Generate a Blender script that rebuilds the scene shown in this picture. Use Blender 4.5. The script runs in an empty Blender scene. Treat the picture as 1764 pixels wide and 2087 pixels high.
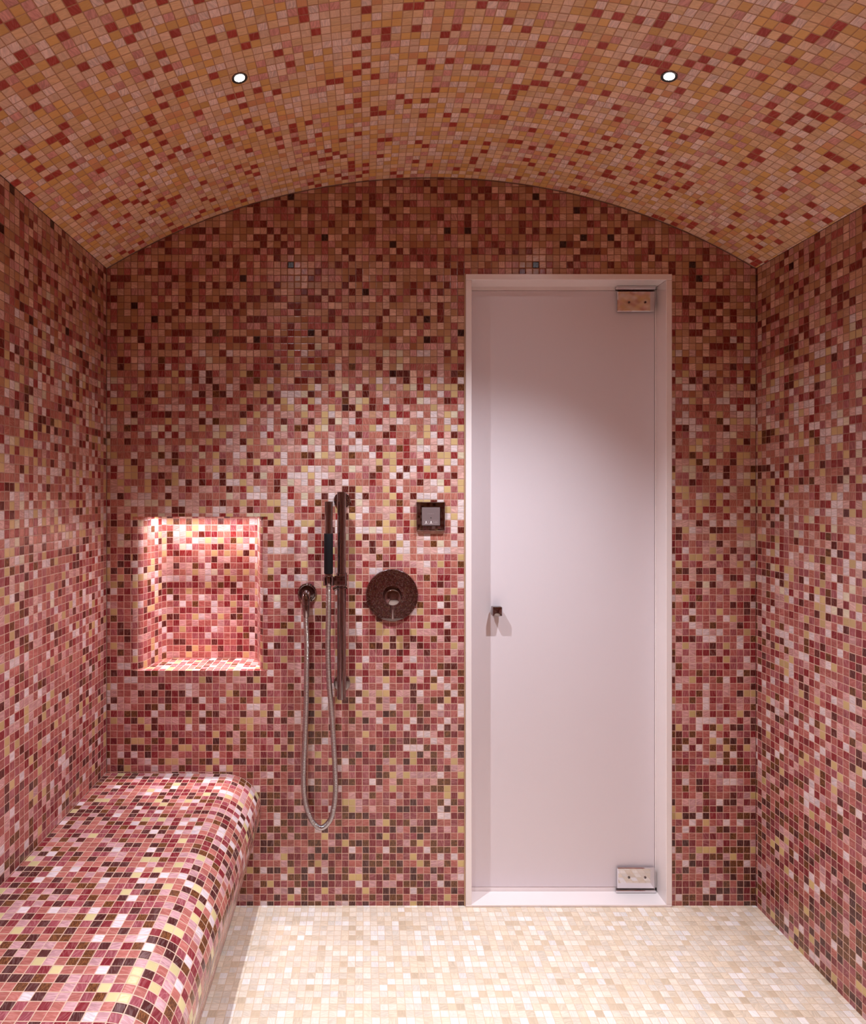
import bpy, math, random
from mathutils import Vector, Matrix

random.seed(7)
SC = bpy.context.scene
COL = SC.collection
PI = math.pi

# ------------------------------------------------------------------ sizes (metres)
P = 0.02147                  # mosaic pitch
W, LEN = 2.048, 2.62         # room width, room length (back wall at y=0, viewer at y<0)
SPRING, APEX = 2.010, 2.297  # vault spring and crown heights
HALF = W / 2
RISE = APEX - SPRING
RAD = (HALF * HALF + RISE * RISE) / (2 * RISE)
CZ = APEX - RAD
CAM = (0.8127, -2.053, 1.294)


def vault_z(x):
    return CZ + math.sqrt(RAD * RAD - (x - HALF) ** 2)


def lin(c):
    out = []
    for v in c:
        v = v / 255.0
        out.append(v / 12.92 if v <= 0.04045 else ((v + 0.055) / 1.055) ** 2.4)
    return tuple(out)


# ------------------------------------------------------------------ object helpers
def mesh_obj(name, verts, faces, mat=None, parent=None, uvs=None, smooth=False, mats=None, midx=None, auto=None):
    me = bpy.data.meshes.new(name)
    me.from_pydata([tuple(v) for v in verts], [], faces)
    if uvs is not None:
        ul = me.uv_layers.new(name='UVMap')
        for poly in me.polygons:
            for k, li in enumerate(poly.loop_indices):
                ul.data[li].uv = uvs[poly.index][k]
    if mats:
        for m in mats:
            me.materials.append(m)
        if midx:
            for p_, i in zip(me.polygons, midx):
                p_.material_index = i
    elif mat:
        me.materials.append(mat)
    if smooth:
        for p_ in me.polygons:
            p_.use_smooth = True
    me.update()
    o = bpy.data.objects.new(name, me)
    COL.objects.link(o)
    if parent:
        o.parent = parent
    if auto is not None:
        me.set_sharp_from_angle(angle=math.radians(auto))
    return o


def empty(name, loc=(0, 0, 0)):
    o = bpy.data.objects.new(name, None)
    o.empty_display_size = 0.05
    o.location = loc
    COL.objects.link(o)
    return o


def tag(o, label=None, cat=None, group=None, kind=None):
    if label:
        o['label'] = label
    if cat:
        o['category'] = cat
    if group:
        o['group'] = group
    if kind:
        o['kind'] = kind
    return o


class MB:
    """collects vertices and faces of one mesh"""

    def __init__(s):
        s.v, s.f = [], []

    def add(s, vs, fs):
        b = len(s.v)
        s.v += [tuple(x) for x in vs]
        s.f += [tuple(b + i for i in f) for f in fs]

    def box(s, x0, x1, y0, y1, z0, z1, bev=0.0):
        """box with all edges chamfered by bev"""
        if bev <= 0:
            vs = [(x, y, z) for x in (x0, x1) for y in (y0, y1) for z in (z0, z1)]
            fs = [(0, 1, 3, 2), (4, 6, 7, 5), (0, 4, 5, 1), (2, 3, 7, 6), (0, 2, 6, 4), (1, 5, 7, 3)]
            s.add(vs, fs)
            return
        c = ((x0 + x1) / 2, (y0 + y1) / 2, (z0 + z1) / 2)
        h = ((x1 - x0) / 2, (y1 - y0) / 2, (z1 - z0) / 2)
        vs, idx = [], {}
        for sx in (-1, 1):
            for sy in (-1, 1):
                for sz in (-1, 1):
                    sg = (sx, sy, sz)
                    for ax in range(3):
                        p = [c[i] + sg[i] * (h[i] - (0 if i == ax else bev)) for i in range(3)]
                        idx[(sx, sy, sz, ax)] = len(vs)
                        vs.append(p)
        fs = []
        for ax in range(3):
            o1, o2 = (ax + 1) % 3, (ax + 2) % 3
            for sg in (-1, 1):
                q = []
                for a, b in ((-1, -1), (1, -1), (1, 1), (-1, 1)):
                    k = [0, 0, 0]
                    k[ax], k[o1], k[o2] = sg, a, b
                    q.append(idx[(k[0], k[1], k[2], ax)])
                fs.append(tuple(q) if sg > 0 else tuple(reversed(q)))
        for ax in range(3):           # edges parallel to ax
            o1, o2 = (ax + 1) % 3, (ax + 2) % 3
            for a in (-1, 1):
                for b in (-1, 1):
                    k0 = [0, 0, 0]
                    k0[o1], k0[o2] = a, b
                    k1 = list(k0)
                    k0[ax], k1[ax] = -1, 1
                    q = [idx[(*k0, o1)], idx[(*k1, o1)], idx[(*k1, o2)], idx[(*k0, o2)]]
                    fs.append(tuple(q) if a * b > 0 else tuple(reversed(q)))
        for sx in (-1, 1):
            for sy in (-1, 1):
                for sz in (-1, 1):
                    q = [idx[(sx, sy, sz, 0)], idx[(sx, sy, sz, 1)], idx[(sx, sy, sz, 2)]]
                    fs.append(tuple(q) if sx * sy * sz > 0 else tuple(reversed(q)))
        s.add(vs, fs)

    def lathe(s, prof, origin, axis=(0, 0, 1), seg=48):
        """prof: list of (radius, height along axis); zero radius closes the end"""
        ax = Vector(axis).normalized()
        t = Vector((1, 0, 0)) if abs(ax.x) < 0.9 else Vector((0, 1, 0))
        e1 = (t - ax * t.dot(ax)).normalized()
        e2 = ax.cross(e1)
        o = Vector(origin)
        vs, fs, rings = [], [], []
        for r, h in prof:
            if r < 1e-7:
                rings.append([len(vs)])
                vs.append(o + ax * h)
            else:
                ring = []
                for k in range(seg):
                    a = 2 * PI * k / seg
                    ring.append(len(vs))
                    vs.append(o + ax * h + e1 * (r * math.cos(a)) + e2 * (r * math.sin(a)))
                rings.append(ring)
        for a, b in zip(rings[:-1], rings[1:]):
            for k in range(seg):
                k2 = (k + 1) % seg
                if len(a) == 1 and len(b) == 1:
                    continue
                if len(a) == 1:
                    fs.append((a[0], b[k2], b[k]))
                elif len(b) == 1:
                    fs.append((a[k], a[k2], b[0]))
                else:
                    fs.append((a[k], a[k2], b[k2], b[k]))
        s.add(vs, fs)

    def tube(s, pts, radii, seg=20, caps=True):
        """sweep of a circle along pts with parallel transport"""
        pts = [Vector(p) for p in pts]
        n = len(pts)
        tang = []
        for i in range(n):
            a, b = pts[max(0, i - 1)], pts[min(n - 1, i + 1)]
            tang.append((b - a).normalized())
        ref = Vector((0, 1, 0)) if abs(tang[0].y) < 0.9 else Vector((1, 0, 0))
        e1 = (ref - tang[0] * ref.dot(tang[0])).normalized()
        vs, fs = [], []
        for i in range(n):
            e1 = (e1 - tang[i] * e1.dot(tang[i])).normalized()
            e2 = tang[i].cross(e1)
            r = radii[i] if hasattr(radii, '__len__') else radii
            for k in range(seg):
                a = 2 * PI * k / seg
                vs.append(pts[i] + e1 * (r * math.cos(a)) + e2 * (r * math.sin(a)))
        for i in range(n - 1):
            for k in range(seg):
                k2 = (k + 1) % seg
                fs.append((i * seg + k, i * seg + k2, (i + 1) * seg + k2, (i + 1) * seg + k))
        if caps:
            fs.append(tuple(reversed(range(seg))))
            fs.append(tuple((n - 1) * seg + k for k in range(seg)))
        s.add(vs, fs)

    def build(s, name, mat, parent=None, smooth=True, auto=35):
        return mesh_obj(name, s.v, s.f, mat, parent, smooth=smooth, auto=auto if smooth else None)


# ------------------------------------------------------------------ node helpers
class NT:
    def __init__(s, name):
        s.m = bpy.data.materials.new(name)
        s.m.use_nodes = True
        s.t = s.m.node_tree
        s.t.nodes.clear()
        s.out = s.t.nodes.new('ShaderNodeOutputMaterial')

    def n(s, typ, **kw):
        nd = s.t.nodes.new(typ)
        for k, v in kw.items():
            setattr(nd, k, v)
        return nd

    def put(s, sock, v):
        if hasattr(v, 'is_output'):
            s.t.links.new(v, sock)
        elif isinstance(v, (int, float)):
            sock.default_value = v
        else:
            v = tuple(v)
            if sock.type == 'RGBA' and len(v) == 3:
                v = v + (1.0,)
            sock.default_value = v

    def math(s, op, a, b=None, c=None, clamp=False):
        nd = s.n('ShaderNodeMath', operation=op, use_clamp=clamp)
        s.put(nd.inputs[0], a)
        if b is not None:
            s.put(nd.inputs[1], b)
        if c is not None:
            s.put(nd.inputs[2], c)
        return nd.outputs[0]

    def vmath(s, op, a, b=None):
        nd = s.n('ShaderNodeVectorMath', operation=op)
        s.put(nd.inputs[0], a)
        if b is not None:
            s.put(nd.inputs[1], b)
        return nd.outputs[0]

    def mix(s, fac, a, b, blend='MIX'):
        nd = s.n('ShaderNodeMix', data_type='RGBA', blend_type=blend)
        nd.clamp_factor = True
        s.put(nd.inputs[0], fac)
        s.put(nd.inputs[6], a)
        s.put(nd.inputs[7], b)
        return nd.outputs[2]

    def mixf(s, fac, a, b):
        nd = s.n('ShaderNodeMix', data_type='FLOAT')
        s.put(nd.inputs[0], fac)
        s.put(nd.inputs[2], a)
        s.put(nd.inputs[3], b)
        return nd.outputs[0]

    def smooth(s, v, a, b, lo=0.0, hi=1.0):
        nd = s.n('ShaderNodeMapRange', interpolation_type='SMOOTHSTEP')
        s.put(nd.inputs[0], v)
        s.put(nd.inputs[1], a)
        s.put(nd.inputs[2], b)
        s.put(nd.inputs[3], lo)
        s.put(nd.inputs[4], hi)
        return nd.outputs[0]

    def comb(s, x, y, z):
        nd = s.n('ShaderNodeCombineXYZ')
        s.put(nd.inputs[0], x)
        s.put(nd.inputs[1], y)
        s.put(nd.inputs[2], z)
        return nd.outputs[0]

    def sep(s, v):
        nd = s.n('ShaderNodeSeparateXYZ')
        s.put(nd.inputs[0], v)
        return nd.outputs

    def bsdf(s, **kw):
        nd = s.n('ShaderNodeBsdfPrincipled')
        for k, v in kw.items():
            s.put(nd.inputs[k], v)
        s.t.links.new(nd.outputs[0], s.out.inputs[0])
        return nd


# palettes: (weight, sRGB colour, marking) marking: 0 plain, .35 faint grain, .7 strong swirl, 1 glittering bronze
VAULT = [(17, (220, 170, 100), 0.1), (22, (226, 184, 138), 0.35), (24, (232, 194, 164), 0.35), (13, (236, 206, 192), 0.7),
         (5, (220, 156, 108), 0.1), (9, (214, 150, 138), 0.6), (10, (166, 60, 48), 0.35)]
UPPER = [(17, (192, 142, 104), 0.1), (21, (204, 156, 126), 0.35), (14, (224, 180, 158), 0.6), (12, (212, 154, 146), 0.7),
         (17, (186, 100, 92), 0.5), (15, (138, 46, 34), 0.35), (2, (60, 12, 8), 0.2), (3, (178, 112, 78), 0.1)]
MIDDLE = [(11, (216, 184, 134), 0.05), (4, (222, 206, 180), 0.35), (17, (220, 174, 164), 0.7), (13, (226, 206, 204), 0.6),
          (25, (196, 122, 106), 0.5), (9, (186, 110, 110), 0.6), (9, (166, 56, 54), 0.4), (6, (110, 38, 28), 0.4),
          (1.5, (104, 60, 32), 1.0)]
LOWMID = [(7, (212, 178, 128), 0.05), (12, (214, 160, 156), 0.7), (8, (224, 202, 202), 0.6), (30, (190, 106, 98), 0.5),
          (15, (180, 96, 100), 0.6), (12, (158, 48, 54), 0.4), (9, (106, 40, 34), 0.4), (4, (104, 58, 34), 1.0)]
LOWER = [(4, (212, 182, 126), 0.05), (8, (208, 158, 160), 0.7), (5, (222, 200, 202), 0.6), (23, (188, 106, 96), 0.5),
         (15, (168, 84, 90), 0.6), (14, (142, 46, 54), 0.4), (13, (90, 38, 34), 0.4), (18, (104, 60, 36), 1.0)]
SEAT = [(5, (214, 196, 146), 0.05), (11, (206, 156, 160), 0.7), (8, (222, 204, 208), 0.6), (24, (190, 112, 102), 0.5),
        (14, (166, 80, 90), 0.6), (12, (144, 44, 54), 0.4), (15, (88, 40, 40), 0.4), (10, (92, 58, 38), 1.0)]
CREAM = [(26, (236, 218, 196), 0.6), (22, (234, 212, 184), 0.7), (16, (238, 225, 208), 0.55), (9, (240, 230, 222), 0.5),
         (5, (226, 200, 168), 0.3)]


def mosaic(name, pals, trans, grout, seed=0.0, streak=1.0, rough=0.16, tilt=0.22, gw=0.042, spec=0.5, desat=0.04, gain=1.0):
    N = NT(name)
    uv = N.n('ShaderNodeUVMap').outputs[0]
    cell = N.vmath('FLOOR', uv)
    fr = N.vmath('FRACTION', uv)

    def rnd(k):
        nd = N.n('ShaderNodeTexWhiteNoise', noise_dimensions='3D')
        cs = N.sep(cell)
        N.put(nd.inputs[0], N.comb(cs[0], cs[1], seed + k * 17.31))
        return nd.outputs[0], N.sep(nd.outputs[1])

    h1, r1 = rnd(1)
    h2, r2 = rnd(2)
    h3, r3 = rnd(3)
    cz = N.math('MULTIPLY', N.math('ADD', N.sep(cell)[1], 0.5), P)
    fx, fy, _ = N.sep(fr)
    # small per-tile misalignment
    fx = N.math('ADD', fx, N.math('MULTIPLY', N.math('SUBTRACT', r3[0], 0.5), 0.035))
    fy = N.math('ADD', fy, N.math('MULTIPLY', N.math('SUBTRACT', r3[1], 0.5), 0.035))
    ex = N.math('MINIMUM', fx, N.math('SUBTRACT', 1.0, fx))
    ey = N.math('MINIMUM', fy, N.math('SUBTRACT', 1.0, fy))
    ed = N.math('MINIMUM', ex, ey)
    mask = N.smooth(ed, gw - 0.018, gw + 0.018)

    def soft(c):
        g = 0.35 * c[0] + 0.45 * c[1] + 0.2 * c[2]
        k = gain + (1.0 - gain) * 0.75 * max(0.0, (g - 90.0) / 120.0)
        return tuple((v + (g - v) * desat) * k for v in c)

    def ramp(pal):
        nd = N.n('ShaderNodeValToRGB')
        cr = nd.color_ramp
        cr.interpolation = 'CONSTANT'
        tot = sum(p[0] for p in pal)
        acc = 0.0
        for i, (w_, c, a) in enumerate(pal):
            e = cr.elements[0] if i == 0 else (cr.elements[1] if i == 1 else cr.elements.new(acc))
            e.position = acc
            e.color = (*lin(soft(c)), a)
            acc += w_ / tot
        N.put(nd.inputs[0], h1)
        return nd.outputs

    outs = [ramp(p) for p in pals]
    colr, alph = outs[0][0], outs[0][1]
    for (a, b), o in zip(trans, outs[1:]):
        w = N.smooth(cz, a, b, 1.0, 0.0)
        pick = N.math('LESS_THAN', h2, w)
        colr = N.mix(pick, colr, o[0])
        alph = N.mixf(pick, alph, o[1])
    # grain / swirls inside a tile, running along either side of it
    swap = N.math('GREATER_THAN', r1[0], 0.5)
    a_ = N.mixf(swap, fx, fy)
    b_ = N.mixf(swap, fy, fx)
    ang = N.math('MULTIPLY', N.math('SUBTRACT', r2[2], 0.5), 0.9)
    b_ = N.math('ADD', b_, N.math('MULTIPLY', a_, ang))
    nz = N.n('ShaderNodeTexNoise', noise_dimensions='3D')
    N.put(nz.inputs['Vector'], N.comb(N.math('MULTIPLY', a_, 1.1), N.math('MULTIPLY', b_, 6.0), N.math('MULTIPLY', r1[1], 90.0)))
    nz.inputs['Scale'].default_value = 1.0
    nz.inputs['Detail'].default_value = 2.0
    nz.inputs['Distortion'].default_value = 0.7
    s_ = N.smooth(nz.outputs[0], 0.34, 0.66, -1.0, 1.0)
    amt = N.math('MULTIPLY', N.math('MULTIPLY', s_, alph), 0.22 * streak)
    gain = N.math('ADD', N.math('ADD', 1.0, amt), N.math('MULTIPLY', N.math('SUBTRACT', r2[0], 0.5), 0.22))
    pale = N.math('MULTIPLY', N.math('MULTIPLY', N.math('MAXIMUM', s_, 0.0), alph), 0.16 * streak)
    body = N.mix(1.0, colr, N.comb(gain, gain, gain), 'MULTIPLY')
    body = N.mix(pale, body, lin((240, 220, 214)))
    # bronze glitter tiles
    isg = N.math('GREATER_THAN', alph, 0.9)
    nz2 = N.n('ShaderNodeTexNoise', noise_dimensions='3D')
    N.put(nz2.inputs['Vector'], N.comb(N.math('MULTIPLY', a_, 3.0), N.math('MULTIPLY', b_, 13.0), N.math('MULTIPLY', r1[1], 60.0)))
    nz2.inputs['Scale'].default_value = 1.0
    nz2.inputs['Detail'].default_value = 3.0
    g_ = N.smooth(nz2.outputs[0], 0.40, 0.66)
    body = N.mix(isg, body, N.mix(g_, lin((84, 46, 28)), lin((132, 82, 48))))
    # grout shade drifts from low to high
    gr = N.mix(N.smooth(cz, 0.9, 1.9), lin(grout[0]), lin(grout[1]))
    base = N.mix(mask, gr, body)
    # relief in millimetres: pillowed edge, tiny tilt, hand-pressed surface
    edge = N.math('MULTIPLY', N.smooth(ed, gw - 0.03, gw + 0.09), 0.55)
    tx = N.math('MULTIPLY', N.math('SUBTRACT', fx, 0.5), N.math('MULTIPLY', N.math('SUBTRACT', r1[2], 0.5), tilt * 2))
    ty = N.math('MULTIPLY', N.math('SUBTRACT', fy, 0.5), N.math('MULTIPLY', N.math('SUBTRACT', r2[1], 0.5), tilt * 2))
    hgt = N.math('ADD', N.math('ADD', edge, N.math('MULTIPLY', mask, N.math('ADD', tx, ty))), N.math('MULTIPLY', s_, 0.035))
    bp = N.n('ShaderNodeBump')
    bp.inputs['Strength'].default_value = 0.75
    bp.inputs['Distance'].default_value = 0.001
    N.put(bp.inputs['Height'], hgt)
    rg = N.mixf(mask, 0.75, N.math('ADD', rough, N.math('MULTIPLY', r3[2], 0.16)))
    N.bsdf(**{'Base Color': base, 'Roughness': rg, 'Normal': bp.outputs[0], 'Specular IOR Level': spec})
    return N.m


M = {}
WALLT = [(1.52, 1.86), (0.86, 1.30), (0.18, 0.72)]
WALLP = [UPPER, MIDDLE, LOWMID, LOWER]
GROUT = ((210, 172, 154), (128, 86, 64))
M['wall'] = mosaic('wall_mosaic', WALLP, WALLT, GROUT, 1.0, gain=0.82, desat=-0.05)
M['vault'] = mosaic('vault_mosaic', [VAULT], [], ((178, 130, 96), (178, 130, 96)), 2.0, rough=0.2, desat=0.06, gain=1.05)
M['bench'] = mosaic('bench_mosaic', [SEAT], [], ((206, 170, 148), (206, 170, 148)), 3.0, gain=0.86, desat=-0.03)
M['floor'] = mosaic('floor_mosaic', [CREAM], [], ((216, 190, 162), (216, 190, 162)), 4.0, streak=0.6, rough=0.3, gw=0.036, desat=0.12, gain=0.85)


def chrome(name, col=(0.31, 0.265, 0.27), rough=0.02):
    N = NT(name)
    tc = N.n('ShaderNodeTexCoord').outputs['Object']
    nz = N.n('ShaderNodeTexNoise')
    N.put(nz.inputs['Vector'], tc)
    nz.inputs['Scale'].default_value = 60.0
    r = N.math('ADD', rough, N.math('MULTIPLY', nz.outputs[0], 0.015))
    N.bsdf(**{'Base Color': col, 'Metallic': 1.0, 'Roughness': r})
    return N.m


M['chrome'] = chrome('nickel_dark_reflections')  # polished metal, base colour darkened to stand in for dark reflections
M['hose'] = chrome('hose_steel', (0.52, 0.50, 0.52), 0.10)
M['chrome_bright'] = chrome('bright_chrome', (0.74, 0.71, 0.73), 0.06)


def plain(name, c, rough=0.5, metal=0.0, var=0.04, scale=40.0, spec=0.5):
    N = NT(name)
    tc = N.n('ShaderNodeTexCoord').outputs['Object']
    nz = N.n('ShaderNodeTexNoise')
    N.put(nz.inputs['Vector'], tc)
    nz.inputs['Scale'].default_value = scale
    nz.inputs['Detail'].default_value = 3.0
    k = N.math('ADD', 1.0 - var, N.math('MULTIPLY', nz.outputs[0], 2 * var))
    col = N.mix(1.0, lin(c), N.comb(k, k, k), 'MULTIPLY')
    N.bsdf(**{'Base Color': col, 'Roughness': rough, 'Metallic': metal, 'Specular IOR Level': spec})
    return N.m


M['rubber'] = plain('black_grip', (17, 14, 18), 0.6, spec=0.25)
M['dark'] = plain('dark_recess', (26, 18, 14), 0.5)
M['stone'] = plain('white_stone', (240, 229, 227), 0.28, var=0.03, scale=9.0)
M['glass'] = plain('frosted_glass', (222, 211, 215), 0.38, var=0.01, scale=3.0, spec=0.35)
M['panel'] = plain('satin_panel', (140, 122, 122), 0.38, 0.35)
M['ink'] = plain('pale_print', (236, 224, 222), 0.5)
M['faint'] = plain('faint_print', (172, 154, 154), 0.5)
M['caulk'] = plain('sand_caulk', (196, 164, 132), 0.7)


def emit(name, c, s):
    N = NT(name)
    lp = N.n('ShaderNodeEmission')
    N.put(lp.inputs[0], c)
    lp.inputs[1].default_value = s
    N.t.links.new(lp.outputs[0], N.out.inputs[0])
    return N.m


M['lens'] = emit('lamp_lens', (1.0, 0.97, 0.93), 25.0)

# ------------------------------------------------------------------ the setting
UOFF, VOFF = 0.44, 0.32


def strip_faces(verts, faces, uvs, pts, uvp):
    b = len(verts)
    verts += pts
    faces.append(tuple(range(b, b + len(pts))))
    uvs.append(uvp)


# door opening and niche opening in the back wall
DX0, DX1, DZ1 = 1.1316, 1.7800, 1.9907
NX0, NX1, NZ0, NZ1 = 0.082, 0.508, 0.7415, 1.2276
xs = sorted(set([0.0, W, DX0, DX1, NX0, NX1] + [W * i / 64 for i in range(65)]))
v, f, u = [], [], []
for xa, xb in zip(xs[:-1], xs[1:]):
    xm = (xa + xb) / 2
    segs = [(0.0, None)]
    if DX0 < xm < DX1:
        segs = [(DZ1, None)]
    elif NX0 < xm < NX1:
        segs = [(0.0, NZ0), (NZ1, None)]
    for z0, z1 in segs:
        za = vault_z(xa) if z1 is None else z1
        zb = vault_z(xb) if z1 is None else z1
        pts = [(xa, 0, z0), (xb, 0, z0), (xb, 0, zb), (xa, 0, za)]
        strip_faces(v, f, u, pts, [(p[0] / P + UOFF + 200, p[2] / P + VOFF) for p in pts])
wall_back = mesh_obj('wall_back', v, f, M['wall'], uvs=u)
tag(wall_back, 'far mosaic wall under the arch, holding niche, shower and door', 'wall', kind='structure')


# niche: S-shaped flanks, flat back, tiled shelf and soffit
def flank(x0, sgn, depth=0.15, r1=0.028, r2=0.028, th=math.radians(76), n=7):
    pts = [(x0, 0.0)]
    for k in range(1, n + 1):
        a = th * k / n
        pts.append((x0 + sgn * r1 * (1 - math.cos(a)) * 1.0, r1 * math.sin(a)))
    # note: the bullnose turns from the wall plane into the recess
    pts = [(x0, 0.0)]
    for k in range(1, n + 1):
        a = th * k / n
        pts.append((x0 + sgn * r1 * math.sin(a), r1 * (1 - math.cos(a))))
    L = (depth - r1 * (1 - math.cos(th)) - r2 * (1 - math.cos(th))) / math.sin(th)
    px, py = pts[-1]
    for k in range(1, 5):
        pts.append((px + sgn * math.cos(th) * L * k / 4, py + math.sin(th) * L * k / 4))
    px, py = pts[-1]
    for k in range(1, n + 1):
        a = th * (1 - k / n)
        pts.append((px + sgn * r2 * (math.sin(th) - math.sin(a)), py + r2 * (math.cos(a) - math.cos(th))))
    return pts


pl = flank(NX0, 1)
pr = flank(NX1, -1)
prof = pl + list(reversed(pr))
v, f, u = [], [], []
arc = 0.0
nz_ = 10
for (a, b) in zip(prof[:-1], prof[1:]):
    d = math.hypot(b[0] - a[0], b[1] - a[1])
    pts = [(a[0], a[1], NZ0), (b[0], b[1], NZ0), (b[0], b[1], NZ1), (a[0], a[1], NZ1)]
    ua, ub = (NX0 + arc) / P + UOFF + 400, (NX0 + arc + d) / P + UOFF + 400
    strip_faces(v, f, u, pts, [(ua, NZ0 / P + VOFF), (ub, NZ0 / P + VOFF), (ub, NZ1 / P + VOFF), (ua, NZ1 / P + VOFF)])
    arc += d
niche_back = mesh_obj('niche', v, f, M['wall'], wall_back, uvs=u, smooth=True, auto=40)
for nm, z in (('niche_shelf', NZ0), ('niche_soffit', NZ1)):
    pts = [(x, y, z) for x, y in prof]
    if nm == 'niche_soffit':
        pts = pts[::-1]
    mesh_obj(nm, pts, [tuple(range(len(pts)))], M['wall'], niche_back,
             uvs=[[(p[0] / P + UOFF + 600, p[1] / P + 36 + (0 if z == NZ0 else 40)) for p in pts]])

# side walls, wall behind the viewer, floor
def quad(name, pts, uvp, mat, label, cat):
    o = mesh_obj(name, pts, [(0, 1, 2, 3)], mat, uvs=[uvp])
    return tag(o, label, cat, kind='structure')


zt = SPRING
quad('wall_left', [(0, -LEN, 0), (0, 0, 0), (0, 0, zt), (0, -LEN, zt)],
     [((p[0]) / P + 1000.15, p[1] / P + VOFF) for p in ((-LEN, 0), (0, 0), (0, zt), (-LEN, zt))], M['wall'],
     'mosaic side wall standing behind the tiled bench', 'wall')
quad('wall_right', [(W, 0, 0), (W, -LEN, 0), (W, -LEN, zt), (W, 0, zt)],
     [((-p[0]) / P + 1400.6, p[1] / P + VOFF) for p in ((0, 0), (-LEN, 0), (-LEN, zt), (0, zt))], M['wall'],
     'bare mosaic side wall beside the white door', 'wall')
v, f, u = [], [], []
for i in range(32):
    xa, xb = W * i / 32, W * (i + 1) / 32
    pts = [(xb, -LEN, 0), (xa, -LEN, 0), (xa, -LEN, vault_z(xa)), (xb, -LEN, vault_z(xb))]
    strip_faces(v, f, u, pts, [(-p[0] / P + 1900, p[2] / P + VOFF) for p in pts])
tag(mesh_obj('wall_front', v, f, M['wall'], uvs=u), 'mosaic wall behind the viewer', 'wall', kind='structure')
quad('floor', [(0, -LEN, 0), (W, -LEN, 0), (W, 0, 0), (0, 0, 0)],
     [(p[0] / P + 0.3, p[1] / P + 300.45) for p in ((0, -LEN), (W, -LEN), (W, 0), (0, 0))], M['floor'],
     'pale cream mosaic floor between bench and door', 'floor')

v, f, u = [], [], []
amax = math.asin(HALF / RAD)
NA = 72
for i in range(NA):
    a0, a1 = -amax + 2 * amax * i / NA, -amax + 2 * amax * (i + 1) / NA
    p0 = (HALF + RAD * math.sin(a0), CZ + RAD * math.cos(a0))
    p1 = (HALF + RAD * math.sin(a1), CZ + RAD * math.cos(a1))
    pts = [(p0[0], -LEN, p0[1]), (p0[0], 0, p0[1]), (p1[0], 0, p1[1]), (p1[0], -LEN, p1[1])]
    ua, ub = (a0 + amax) * RAD / P, (a1 + amax) * RAD / P
    strip_faces(v, f, u, pts, [(ua, -LEN / P + 400.2), (ua, 400.2), (ub, 400.2), (ub, -LEN / P + 400.2)])
tag(mesh_obj('ceiling', v, f, M['vault'], uvs=u, smooth=True), 'shallow barrel vault tiled in tan and pink mosaic', 'ceiling', kind='structure')

# thin dark joints where the tiled planes meet
M['joint'] = plain('dark_joint', (104, 70, 58), 0.8)
mb = MB()
q = 0.0016
mb.tube([(W * i / 64, -q * 0.5, vault_z(W * i / 64) - q * 0.5) for i in range(65)], q, 8)
for x in (q * 0.4, W - q * 0.4):
    mb.tube([(x, -q * 0.4, 0.0), (x, -q * 0.4, SPRING)], q * 0.6, 8)
    mb.tube([(x, -q, SPRING), (x, -LEN, SPRING)], q * 0.6, 8)
tag(mb.build('trim_2', M['joint'], None), 'thin dark joints along the vault and wall corners', 'joint', kind='structure')

# ------------------------------------------------------------------ bench
BT, BR, BCX = 0.4195, 0.115, 0.373
th = math.radians(15.4)
prof = [(0.0005, BT)]
for k in range(1, 9):
    prof.append((BCX * k / 8, BT - 0.003 * k / 8))
BCZ = BT - 0.003 - BR
for k in range(1, 33):
    a = PI / 2 - (PI / 2 + th) * k / 32
    prof.append((BCX + BR * math.cos(a), BCZ + BR * math.sin(a)))
lx, lz = prof[-1]
for k in range(1, 5):
    prof.append((lx - math.tan(th) * (lz - 0.0005) * k / 4, lz - (lz - 0.0005) * k / 4))
v, f, u = [], [], []
arc = 0.0
Y0, Y1 = -LEN + 0.0006, -0.0006
for a, b in zip(prof[:-1], prof[1:]):
    d = math.hypot(b[0] - a[0], b[1] - a[1])
    pts = [(a[0], Y0, a[1]), (b[0], Y0, b[1]), (b[0], Y1, b[1]), (a[0], Y1, a[1])]
    ua, ub = arc / P + 50.2, (arc + d) / P + 50.2
    strip_faces(v, f, u, pts, [(ua, Y0 / P + 500.1), (ub, Y0 / P + 500.1), (ub, Y1 / P + 500.1), (ua, Y1 / P + 500.1)])
    arc += d
bench = mesh_obj('tiled_bench', v, f, M['bench'], uvs=u, smooth=True, auto=40)
import bmesh
bm = bmesh.new()
bm.from_mesh(bench.data)
bmesh.ops.remove_doubles(bm, verts=bm.verts, dist=1e-5)
bm.to_mesh(bench.data)
bm.free()
for o_ in (niche_back, bpy.data.objects['ceiling']):
    bm = bmesh.new()
    bm.from_mesh(o_.data)
    bmesh.ops.remove_doubles(bm, verts=bm.verts, dist=1e-6)
    bm.to_mesh(o_.data)
    bm.free()
tag(bench, 'long built-in bench covered in red and brown mosaic with rounded front edge', 'bench')

# ------------------------------------------------------------------ door frame (stone lining) and door
FR = 0.0186
FY0, GY, FY1 = -0.008, 0.062, 0.115
trim = empty('trim_1', (DX0, 0, 0))
tag(trim, 'white stone lining around the frosted door', 'door frame', kind='structure')


def add_part(mb, name, mat, parent, **kw):
    o = mb.build(name, mat, parent, **kw)
    if parent is not None:
        if parent.type == 'EMPTY':
            o.matrix_parent_inverse = Matrix.Translation(-parent.location)
    return o


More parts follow.
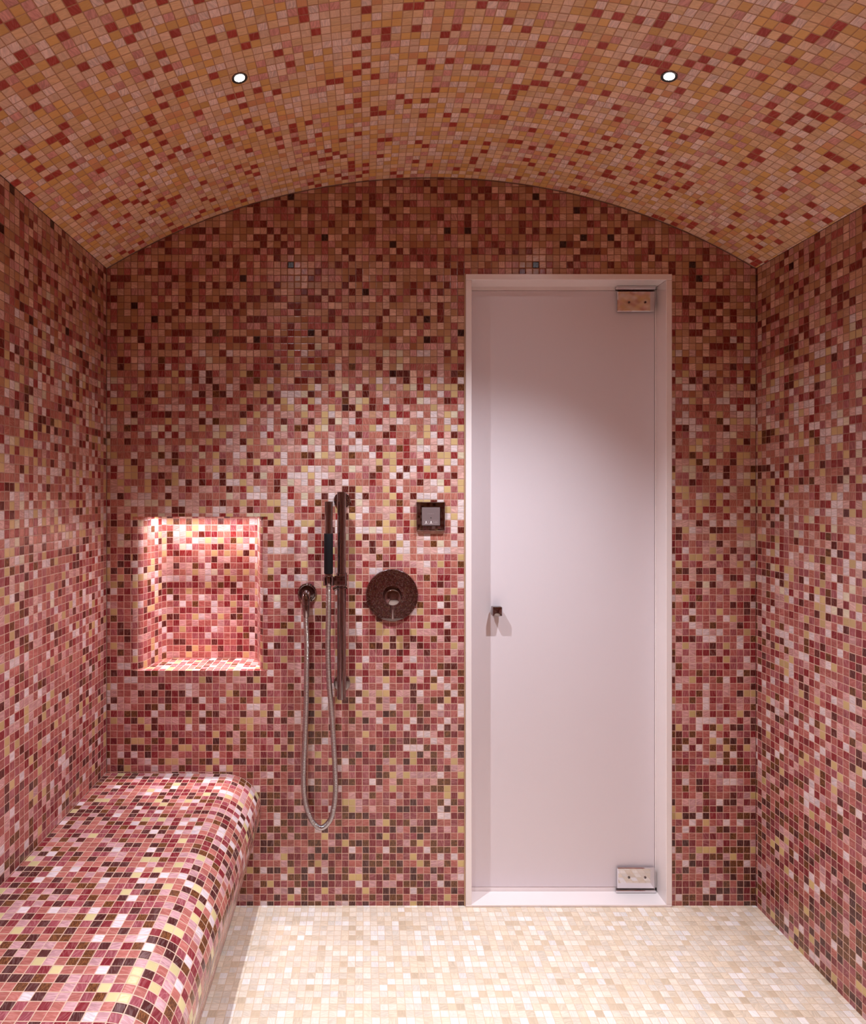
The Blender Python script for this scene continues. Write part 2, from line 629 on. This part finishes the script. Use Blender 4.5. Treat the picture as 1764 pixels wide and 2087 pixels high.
GF = GY + 0.0008
for x0, x1, sx0, sx1 in ((DX0, DX0 + FR, DX0, DX0 + FR + 0.004), (DX1 - FR, DX1, DX1 - FR - 0.004, DX1)):
    mb = MB()
    mb.box(x0, x1, FY0, GF - 0.0008, 0.0082, DZ1 - FR - 0.0006, 0.0012)
    mb.box(sx0, sx1, GF, FY1, 0.0082, DZ1 - FR - 0.0006, 0.0008)
    add_part(mb, 'jamb', M['stone'], trim, smooth=False)
mb = MB()
mb.box(DX0, DX1, FY0, GF - 0.0008, DZ1 - FR, DZ1, 0.0012)
mb.box(DX0, DX1, GF, FY1, DZ1 - FR - 0.0110, DZ1, 0.0010)
add_part(mb, 'head', M['stone'], trim, smooth=False)
mb = MB()
mb.box(DX0, DX1, FY0, GF - 0.0008, 0.0003, 0.008, 0.0015)
mb.box(DX0, DX1, GF, FY1, 0.0003, 0.0205, 0.0012)
add_part(mb, 'threshold', M['stone'], trim, smooth=False)
# sand-coloured sealant bead where the stone meets the mosaic
mb = MB()
mb.box(DX0 - 0.004, DX0 - 0.0002, -0.003, 0.0005, 0.0, DZ1 + 0.004, 0.001)
mb.box(DX1 + 0.0002, DX1 + 0.003, -0.0015, 0.0005, 0.0, DZ1 + 0.003, 0.0005)
add_part(mb, 'sealant_bead', M['caulk'], trim, smooth=False)

door = empty('door_1', (DX0 + FR, GY, 0.02))
tag(door, 'tall white frosted glass door with small square knob', 'door', kind='structure')
GX0, GX1, GZ0, GZ1 = DX0 + FR + 0.0050, DX1 - FR - 0.0055, 0.0215, DZ1 - FR - 0.0120
mb = MB()
mb.box(GX0, GX1, GY, GY + 0.010, GZ0, GZ1, 0.0012)
add_part(mb, 'glass_pane', M['glass'], door, smooth=False)

# knob
mb = MB()
kx, kz = 1.2383, 0.9225
mb.box(kx - 0.0125, kx + 0.0125, GY - 0.010, GY - 0.0002, kz - 0.0125, kz + 0.0125, 0.001)
mb.box(kx - 0.0158, kx + 0.0158, GY - 0.034, GY - 0.0098, kz - 0.0148, kz + 0.0148, 0.002)
# softly domed face
g, n = [], 8
for i in range(n + 1):
    for j in range(n + 1):
        a, b = -1 + 2 * i / n, -1 + 2 * j / n
        g.append((kx + a * 0.0135, GY - 0.0341 - 0.0016 * (1 - a * a) * (1 - b * b), kz + b * 0.0125))
mb.add(g, [(i * (n + 1) + j, (i + 1) * (n + 1) + j, (i + 1) * (n + 1) + j + 1, i * (n + 1) + j + 1) for i in range(n) for j in range(n)])
knob = add_part(mb, 'door_knob', M['chrome'], door, auto=25)

# pivot hinges
HX0, HX1 = 1.631, 1.7525
for up in (True, False):
    hz0, hz1 = (1.889, 1.9555) if up else (0.0225, 0.0900)
    mb = MB()
    mb.box(HX0, HX1, GY - 0.012, GY - 0.0003, hz0, hz1, 0.0022)
    mb.box(HX0 + 0.001, HX1, GY + 0.0103, GY + 0.012, hz0, hz1, 0.0005)
    hinge = add_part(mb, 'hinge', M['chrome_bright'], door, smooth=False)
    hinge['label'] = 'polished pivot hinge at the %s of the door' % ('top' if up else 'foot')
    mb = MB()
    if up:
        mb.box(HX0 - 0.004, HX1 + 0.003, 0.0485, GY + 0.0005, DZ1 - FR - 0.0115, DZ1 - FR - 0.0002, 0.0015)
    else:
        mb.box(HX0 - 0.004, HX1 + 0.003, 0.0495, GY + 0.0005, 0.0082, 0.0175, 0.0015)
    add_part(mb, 'pivot_plate', M['chrome_bright'], hinge, smooth=False)
    zc = 1.919 if up else 0.0595
    for sxp in (1.668, 1.7203):
        mb = MB()
        y = GY - 0.0121
        mb.lathe([(0.0042, 0.0), (0.0042, 0.0006), (0.0034, 0.0010), (0.0022, 0.0010), (0.0018, -0.001), (0.0, -0.001)],
                 (sxp, y, zc), (0, -1, 0), 24)
        add_part(mb, 'screw', M['chrome'], hinge)
        mb = MB()
        mb.lathe([(0.0021, 0.00105), (0.0, 0.0011)], (sxp, y, zc), (0, -1, 0), 12)
        sk = add_part(mb, 'screw', M['dark'], hinge)
        sk.name = 'screw_socket'

# ------------------------------------------------------------------ shower fittings
def wx(px, y):          # world x of something seen at picture column px, standing at depth y
    return CAM[0] + (px - 742.0) * (y - CAM[1]) / 1326.0


def wz(py, y):
    return CAM[2] + (1010.0 - py) * (y - CAM[1]) / 1326.0


def cyl(r, h0, h1, c=0.0012):
    return [(0, h0), (r - c, h0), (r, h0 + c), (r, h1 - c), (r - c, h1), (0, h1)]


# slide rail
RY = -0.060
rx = 0.7432
rail = empty('slide_rail', (rx, 0, 0.671))
tag(rail, 'vertical polished nickel shower rail on two round wall mounts', 'shower rail')
mb = MB()
mb.lathe(cyl(0.0136, 0.671, 1.305), (rx, RY, 0), (0, 0, 1), 40)
add_part(mb, 'rail_bar', M['chrome'], rail)
for mz in (1.279, 0.703):
    mb = MB()
    mb.lathe([(0.0262, -0.0004), (0.0262, 0.004), (0.0250, 0.0056), (0.0, 0.0062)], (rx - 0.0005, 0, mz), (0, -1, 0), 48)
    mb.lathe([(0.0095, 0.005), (0.0095, 0.0475)], (rx - 0.0005, 0, mz), (0, -1, 0), 24)
    add_part(mb, 'wall_mount', M['chrome'], rail)
# slider carrying the handset
WXc, WYc = 0.7045, -0.082
sz = wz(1182, RY)
mb = MB()
mb.lathe([(0.0145, -0.020), (0.0168, -0.019), (0.0168, 0.019), (0.0145, 0.020)], (rx, RY, sz + 0.002), (0, 0, 1), 40)
mb.box(rx - 0.0212, rx + 0.012, RY - 0.0235, RY - 0.0135, sz - 0.014, sz + 0.015, 0.001)
slider = add_part(mb, 'slider', M['chrome'], rail)
mb = MB()
mb.lathe([(0.0168, -0.026), (0.0186, -0.0255), (0.0186, -0.022), (0.0168, -0.0215), (0.0145, -0.024), (0.0145, -0.026), (0.0168, -0.026)], (rx, RY, sz), (0, 0, 1), 40)
mb.lathe(cyl(0.0065, 0.0, 0.016), (rx - 0.012, RY - 0.004, sz - 0.021), (-1, -0.3, -0.55), 20)
add_part(mb, 'locking_collar', M['chrome'], slider)
# open cup that grips the handset
mb = MB()
hcx, hcy = WXc, WYc
ri, ro = 0.0140, 0.0165
vs, fs = [], []
A0, A1, nn = math.radians(35), math.radians(325), 28
for k in range(nn + 1):
    a = A0 + (A1 - A0) * k / nn - PI / 2
    for r_, z_ in ((ri, -0.0135), (ro, -0.0135), (ro, 0.0135), (ri, 0.0135)):
        vs.append((hcx + r_ * math.cos(a), hcy + r_ * math.sin(a), sz + z_))
for k in range(nn):
    for q in range(4):
        q2 = (q + 1) % 4
        fs.append((k * 4 + q, k * 4 + q2, (k + 1) * 4 + q2, (k + 1) * 4 + q))
fs.append((0, 1, 2, 3))
fs.append(tuple(nn * 4 + q for q in (3, 2, 1, 0)))
mb.add(vs, fs)
mb.box(hcx + 0.0150, rx - 0.0165, RY - 0.0215, RY - 0.0145, sz - 0.012, sz + 0.011, 0.001)
add_part(mb, 'holder_cup', M['chrome'], slider, smooth=True)

# hand shower
z_top, z_g1, z_g0, z_n0 = wz(1022, WYc), wz(1087, WYc), wz(1169, WYc), wz(1194, WYc)
hs = empty('hand_shower', (WXc, WYc, z_n0))
tag(hs, 'slim hand shower wand with black grip held beside the rail', 'hand shower')
mb = MB()
mb.lathe([(0, z_top), (0.0112, z_top), (0.0122, z_top - 0.0012), (0.0122, z_g1), (0.0112, z_g1)], (WXc + 0.0005, WYc, 0), (0, 0, 1), 40)
add_part(mb, 'spray_wand', M['chrome'], hs)
mb = MB()
mb.lathe([(0.0118, z_g1), (0.0134, z_g1 - 0.0004), (0.0138, z_g1 - 0.002), (0.0138, z_g0 + 0.002), (0.0130, z_g0)][::-1], (WXc, WYc, 0), (0, 0, 1), 40)
add_part(mb, 'grip', M['rubber'], hs)
mb = MB()
mb.lathe([(0.0120, z_g0), (0.0126, z_g0 - 0.0015), (0.0126, z_g0 - 0.006), (0.0118, z_g0 - 0.007), (0.0124, z_g0 - 0.008),
          (0.0116, z_n0 + 0.004), (0.0100, z_n0), (0, z_n0)], (WXc, WYc, 0), (0, 0, 1), 40)
add_part(mb, 'conical_nut', M['chrome'], hs)

# wall outlet elbow
OY = -0.046
ox, oz = wx(625.5, -0.004), wz(1208.5, -0.004)
outlet = empty('wall_outlet', (ox, 0, oz))
tag(outlet, 'round wall outlet with downward elbow feeding the shower hose', 'water outlet')
mb = MB()
mb.lathe([(0.0300, -0.0004), (0.0303, 0.003), (0.0295, 0.006), (0.0262, 0.0085), (0.0225, 0.0080), (0.019, 0.0062), (0.0165, 0.0058), (0, 0.0058)], (ox, 0, oz), (0, -1, 0), 56)
add_part(mb, 'escutcheon', M['chrome'], outlet)
pts, rad = [(ox, -0.004, oz), (ox, -0.018, oz)], [0.0145, 0.0135]
for k in range(1, 13):
    a = PI / 2 * k / 12
    pts.append((ox, -0.018 - 0.024 * math.sin(a), oz - 0.024 * (1 - math.cos(a))))
    rad.append(0.0135 - 0.0005 * k / 12)
ex_, ey_, ez_ = pts[-1]
pts.append((ex_, ey_, ez_ - 0.008))
rad.append(0.0130)
mb = MB()
mb.tube(pts, rad, 32)
add_part(mb, 'elbow', M['chrome'], outlet, auto=60)
n1 = ez_ - 0.008
mb = MB()
mb.lathe([(0, n1 - 0.0005), (0.0112, n1 - 0.0005), (0.0120, n1 - 0.002), (0.0116, n1 - 0.014), (0.0092, n1 - 0.036), (0.0086, n1 - 0.0375), (0, n1 - 0.0375)], (ex_, ey_, 0), (0, 0, 1), 36)
add_part(mb, 'hose_nut', M['chrome'], outlet)
hose_end = (ex_, ey_, n1 - 0.0380)

# corrugated hose hanging in a long loop
ctrl = [(667.5, 1195.5, WYc), (667, 1250, -0.078), (668, 1320, -0.070), (670.5, 1390, -0.062), (675.5, 1450, -0.056), (680, 1520, -0.050),
        (682.5, 1570, -0.046), (683.5, 1610, -0.043), (680, 1645, -0.041), (672, 1672, -0.040), (655, 1687, -0.039),
        (638, 1676, -0.038), (625.5, 1648, -0.037), (619, 1610, -0.037), (618.5, 1570, -0.037), (621, 1510, -0.038),
        (623.5, 1440, -0.040), (624.5, 1370, -0.041), (625, 1310, -0.0415)]
cp = [Vector((wx(a, y), y, wz(b, y))) for a, b, y in ctrl]
cp.append(Vector((hose_end[0], hose_end[1], hose_end[2] - 0.012)))
cp.append(Vector(hose_end))
cp[0] = Vector((WXc, WYc, z_n0 - 0.0005))
cp[1].x = WXc - 0.0005


def catmull(P0, P1, P2, P3, t):
    return 0.5 * ((2 * P1) + (P2 - P0) * t + (2 * P0 - 5 * P1 + 4 * P2 - P3) * t * t + (3 * P1 - P0 - 3 * P2 + P3) * t ** 3)


dense = []
for i in range(len(cp) - 1):
    a = cp[max(0, i - 1)]
    d = cp[min(len(cp) - 1, i + 2)]
    for k in range(40):
        dense.append(catmull(a, cp[i], cp[i + 1], d, k / 40))
dense.append(cp[-1])
L = [0.0]
for a, b in zip(dense[:-1], dense[1:]):
    L.append(L[-1] + (b - a).length)
step = 0.00368 / 6
npts = int(L[-1] / step)
pts, rad, j = [], [], 0
for i in range(npts + 1):
    s_ = L[-1] * i / npts
    while j < len(L) - 2 and L[j + 1] < s_:
        j += 1
    t = (s_ - L[j]) / max(1e-9, L[j + 1] - L[j])
    pts.append(dense[j].lerp(dense[j + 1], t))
    ph = (i % 6) / 6
    rad.append(0.0074 + 0.0011 * abs(math.sin(PI * ph)) ** 0.7)
mb = MB()
mb.tube(pts, rad, 18)
hose = mb.build('hanging_shower_hose', M['hose'], None, auto=None)
for p_ in hose.data.polygons:
    p_.use_smooth = True
tag(hose, 'ribbed metal shower hose hanging in a long loop below the rail', 'hose')

# mixer valve
VX, VZ = wx(798.5, -0.004), wz(1213, -0.004)
valve = empty('shower_valve', (VX, 0, VZ))
tag(valve, 'large round polished shower valve with short lever pointing down', 'shower valve')
mb = MB()
R_ = 0.0822
prof = [(R_, -0.0004), (R_ + 0.0004, 0.004), (R_ - 0.0002, 0.0068), (R_ - 0.0016, 0.0088)]
for k in range(1, 15):
    r_ = (R_ - 0.0016) * (1 - k / 14) + 0.02 * (k / 14)
    prof.append((r_, 0.0088 + 0.0026 * (1 - ((r_ - 0.02) / (R_ - 0.0216)) ** 2)))
prof.append((0, 0.0114))
mb.lathe(prof, (VX, 0, VZ), (0, -1, 0), 96)
add_part(mb, 'cover_plate', M['chrome'], valve, auto=50)
mb = MB()
mb.lathe([(0.0298, 0.0108), (0.0290, 0.0145), (0.0268, 0.0185), (0.0258, 0.030), (0.0248, 0.052), (0.0236, 0.0545), (0.021, 0.056), (0, 0.0575)], (VX, 0, VZ), (0, -1, 0), 64)
hub = add_part(mb, 'hub', M['chrome'], valve, auto=50)
mb = MB()
mb.tube([(VX, -0.044, VZ - 0.022), (VX, -0.044, VZ - 0.0655), (VX, -0.044, VZ - 0.067)], [0.0046, 0.0046, 0.0038], 20)
add_part(mb, 'lever', M['chrome'], valve)

# steam control keypad
CX0, CX1, CZ0, CZ1 = wx(848.5, -0.008), wx(906.5, -0.008), wz(1082, -0.008), wz(1023, -0.008)
ccx, ccz = (CX0 + CX1) / 2, (CZ0 + CZ1) / 2
ctl = empty('steam_control', (ccx, 0, ccz))
tag(ctl, 'square steam control with sloping polished metal frame on the wall beside the door', 'control panel')
hx, hz = (CX1 - CX0) / 2, (CZ1 - CZ0) / 2
mb = MB()
rings = [(hx, hz, 0.0004), (hx, hz, -0.0085), (hx - 0.0016, hz - 0.0016, -0.0105), (hx - 0.0155, hz - 0.0155, -0.0123), (hx - 0.0155, hz - 0.0155, -0.006)]
vs, fs = [], []
for a, b, y in rings:
    vs += [(ccx - a, y, ccz - b), (ccx + a, y, ccz - b), (ccx + a, y, ccz + b), (ccx - a, y, ccz + b)]
for i in range(len(rings) - 1):
    for k in range(4):
        k2 = (k + 1) % 4
        fs.append((i * 4 + k, i * 4 + k2, (i + 1) * 4 + k2, (i + 1) * 4 + k))
mb.add(vs, fs)
add_part(mb, 'bevelled_frame', M['chrome'], ctl, smooth=False)
mb = MB()
pw = hx - 0.0158
mb.box(ccx - pw, ccx + pw, -0.0119, -0.0045, ccz - pw, ccz + pw, 0.0012)
panel = add_part(mb, 'keypad_panel', M['panel'], ctl, smooth=False)
inv = Matrix.Translation(-ctl.location)
PXY = -0.01195
S_ = 0.00154


def kp(px, py):
    return (CAM[0] + (px - 742) * (PXY - CAM[1]) / 1326, CAM[2] + (1010 - py) * (PXY - CAM[1]) / 1326)


def flat_poly(mb, pts, y=PXY - 0.0002):
    mb.add([(a, y, b) for a, b in pts], [tuple(range(len(pts)))])


mb = MB()
sxx, szz = kp(877.8, 1055.4)
mb.lathe([(0.0016, 0.0), (0.0013, 0.0004), (0.0, 0.0005)], (sxx, PXY, szz), (0, -1, 0), 20)
add_part(mb, 'sensor', M['dark'], panel)


def ring_rect(mb, cx, cz, w, h, t, r):
    def rr(w, h, r):
        o = []
        for (sx, sz_, a0) in ((1, 1, 0), (-1, 1, 90), (-1, -1, 180), (1, -1, 270)):
            for k in range(6):
                a = math.radians(a0 + 18 * k)
                o.append((cx + sx * (w - r) + r * math.cos(a), cz + sz_ * (h - r) + r * math.sin(a)))
        return o
    A, B = rr(w, h, r), rr(w - t, h - t, max(1e-5, r - t))
    n = len(A)
    y = PXY - 0.0002
    mb.add([(a, y, b) for a, b in A] + [(a, y, b) for a, b in B],
           [(k, (k + 1) % n, n + (k + 1) % n, n + k) for k in range(n)])


for i, px in enumerate((868.0, 878.0, 887.8)):
    cx, cz = kp(px, 1064.6)
    mb = MB()
    ring_rect(mb, cx, cz, 0.0068, 0.0070, 0.0006, 0.0018)
    btn = add_part(mb, 'button', M['faint'], panel, smooth=False)
    mb = MB()
    q = 0.00154
    if i < 2:
        y = PXY - 0.0003
        mb.add([(cx + 0.0019 * math.cos(2 * PI * k / 14), y, cz + 0.0030 + 0.0014 * math.sin(2 * PI * k / 14)) for k in range(14)], [tuple(range(14))])
        flat_poly(mb, [(cx - 0.0021, cz + 0.0020), (cx + 0.0021, cz + 0.0020), (cx + 0.0012, cz + 0.0002), (cx + 0.0017, cz - 0.0012), (cx - 0.0017, cz - 0.0012), (cx - 0.0012, cz + 0.0002)], y)
        flat_poly(mb, [(cx - 0.0017, cz - 0.0010), (cx - 0.0003, cz - 0.0012), (cx - 0.0012, cz - 0.0040), (cx - 0.0048, cz - 0.0040)], y)
        flat_poly(mb, [(cx + 0.0017, cz - 0.0010), (cx + 0.0048, cz - 0.0040), (cx + 0.0012, cz - 0.0040), (cx + 0.0003, cz - 0.0012)], y)
        add_part(mb, 'button_symbol', M['ink'], panel, smooth=False)
    else:
        y = PXY - 0.0003
        n = 20
        A = [(cx + 0.0046 * math.cos(2 * PI * k / n), y, cz + 0.0032 * math.sin(2 * PI * k / n)) for k in range(n)]
        B = [(cx + 0.0034 * math.cos(2 * PI * k / n), y, cz + 0.0021 * math.sin(2 * PI * k / n)) for k in range(n)]
        mb.add(A + B, [(k, (k + 1) % n, n + (k + 1) % n, n + k) for k in range(n)])
        flat_poly(mb, [(cx - 0.0024, cz - 0.0005), (cx + 0.0024, cz - 0.0005), (cx + 0.0024, cz + 0.0005), (cx - 0.0024, cz + 0.0005)], y)
        add_part(mb, 'button_symbol', M['faint'], panel, smooth=False)
# lettering on the panel
tcu = bpy.data.curves.new('panel_lettering', 'FONT')
tcu.body = 'STEAMIST'
tcu.size = 0.0040
tcu.space_character = 1.25
tcu.align_x = 'CENTER'
tcu.align_y = 'CENTER'
tcu.extrude = 0.00005
tcu.materials.append(M['faint'])
to = bpy.data.objects.new('panel_lettering', tcu)
COL.objects.link(to)
lx_, lz_ = kp(877.8, 1047.2)
to.rotation_euler = (PI / 2, 0, 0)
to.location = (lx_, PXY - 0.0002, lz_)
bpy.context.view_layer.update()
dg = bpy.context.evaluated_depsgraph_get()
tm = bpy.data.meshes.new_from_object(to.evaluated_get(dg))
mw = to.matrix_world.copy()
bpy.data.objects.remove(to)
tm.transform(mw)
tm.materials.clear()
tm.materials.append(M['faint'])
tobj = bpy.data.objects.new('panel_lettering', tm)
COL.objects.link(tobj)
tobj.parent = panel

# ------------------------------------------------------------------ recessed downlights and light
LIGHTS = []


def spot(name, loc, axis, power, size, blend, radius, color, parent=None):
    ld = bpy.data.lights.new(name, 'SPOT')
    ld.energy = power
    ld.spot_size = math.radians(size)
    ld.spot_blend = blend
    ld.shadow_soft_size = radius
    ld.color = color
    o = bpy.data.objects.new(name, ld)
    COL.objects.link(o)
    o.location = loc
    o.rotation_euler = Vector(axis).to_track_quat('-Z', 'Y').to_euler()
    return o


SPOT_COL = (0.93, 0.98, 1.07)
SPOT_W, SPOT_SIZE, SPOT_BLEND = 90.0, 98.0, 1.0
for lxp, ly, lab in ((0.532, -0.588, 'small round recessed downlight over the bench side of the vault'),
                     (1.4995, -0.587, 'small round recessed downlight over the door side of the vault')):
    ang = math.asin((lxp - HALF) / RAD)
    nrm = Vector((-math.sin(ang), 0, -math.cos(ang)))      # into the room
    c = Vector((lxp, ly, CZ + RAD * math.cos(ang)))
    fx_ = empty('recessed_downlight', c)
    tag(fx_, lab, 'ceiling light', 'recessed downlights in the vault')
    mb = MB()
    mb.lathe([(0.0182, -0.0004), (0.0182, 0.0012), (0.0176, 0.0020), (0.0168, 0.0020)], c, nrm, 48)
    add_part(mb, 'trim_ring', M['chrome'], fx_)
    mb = MB()
    mb.lathe([(0.0170, 0.0021), (0.0146, 0.0016), (0.0117, 0.0008)], c, nrm, 48)
    add_part(mb, 'dark_baffle', M['dark'], fx_)
    mb = MB()
    mb.lathe([(0.0118, 0.0008), (0.0115, 0.0012), (0.008, 0.0015), (0, 0.0016)], c, nrm, 48)
    add_part(mb, 'lens', M['lens'], fx_)
    spot('downlight_beam', c + nrm * 0.008, nrm, SPOT_W, SPOT_SIZE, SPOT_BLEND, 0.012, SPOT_COL)
    spot('downlight_spill', c + nrm * 0.009, nrm, 4.5, 150.0, 1.0, 0.012, SPOT_COL)
# the same fittings further back, behind the viewer
for lxp in (0.532, 1.4995):
    ang = math.asin((lxp - HALF) / RAD)
    nrm = Vector((-math.sin(ang), 0, -math.cos(ang)))
    c = Vector((lxp, -1.85, CZ + RAD * math.cos(ang)))
    spot('rear_downlight_beam', c + nrm * 0.008, (nrm + Vector((0, 0.17, 0))), 106.0, 76.0, 1.0, 0.012, SPOT_COL)
# light strip tucked under the niche soffit
for en, spr, yy in ((1.1, 178, 0.080), (0.85, 46, 0.058)):
    ld = bpy.data.lights.new('niche_light', 'AREA')
    ld.shape = 'RECTANGLE'
    ld.size, ld.size_y = 0.31, 0.012
    ld.energy = en
    ld.spread = math.radians(spr)
    ld.color = (1.0, 0.84, 0.91)
    nl = bpy.data.objects.new('niche_light', ld)
    COL.objects.link(nl)
    nl.location = ((NX0 + NX1) / 2, yy, NZ1 - 0.003)

wd = bpy.data.worlds.new('World')
SC.world = wd
wd.use_nodes = True
wd.node_tree.nodes['Background'].inputs[0].default_value = (0.9, 0.7, 0.6, 1)
wd.node_tree.nodes['Background'].inputs[1].default_value = 0.0

# ------------------------------------------------------------------ camera
cd = bpy.data.cameras.new('camera')
cd.sensor_fit = 'HORIZONTAL'
cd.sensor_width = 36.0
cd.lens = 1326.0 / 1764.0 * 36.0
cd.shift_x = (882.0 - 742.0) / 1764.0
cd.shift_y = -(1043.5 - 1010.0) / 1764.0
cd.clip_start = 0.02
cam = bpy.data.objects.new('camera', cd)
COL.objects.link(cam)
cam.location = CAM
cam.rotation_euler = (PI / 2, 0, 0)
SC.camera = cam

# ------------------------------------------------------------------ look
SC.view_settings.view_transform = 'Standard'
SC.view_settings.look = 'None'
SC.view_settings.exposure = 0.0
SC.cycles.max_bounces = 10
SC.cycles.diffuse_bounces = 6
SC.cycles.glossy_bounces = 5
SC.cycles.sample_clamp_indirect = 4.0
SC.cycles.caustics_reflective = False
SC.cycles.use_denoising = True
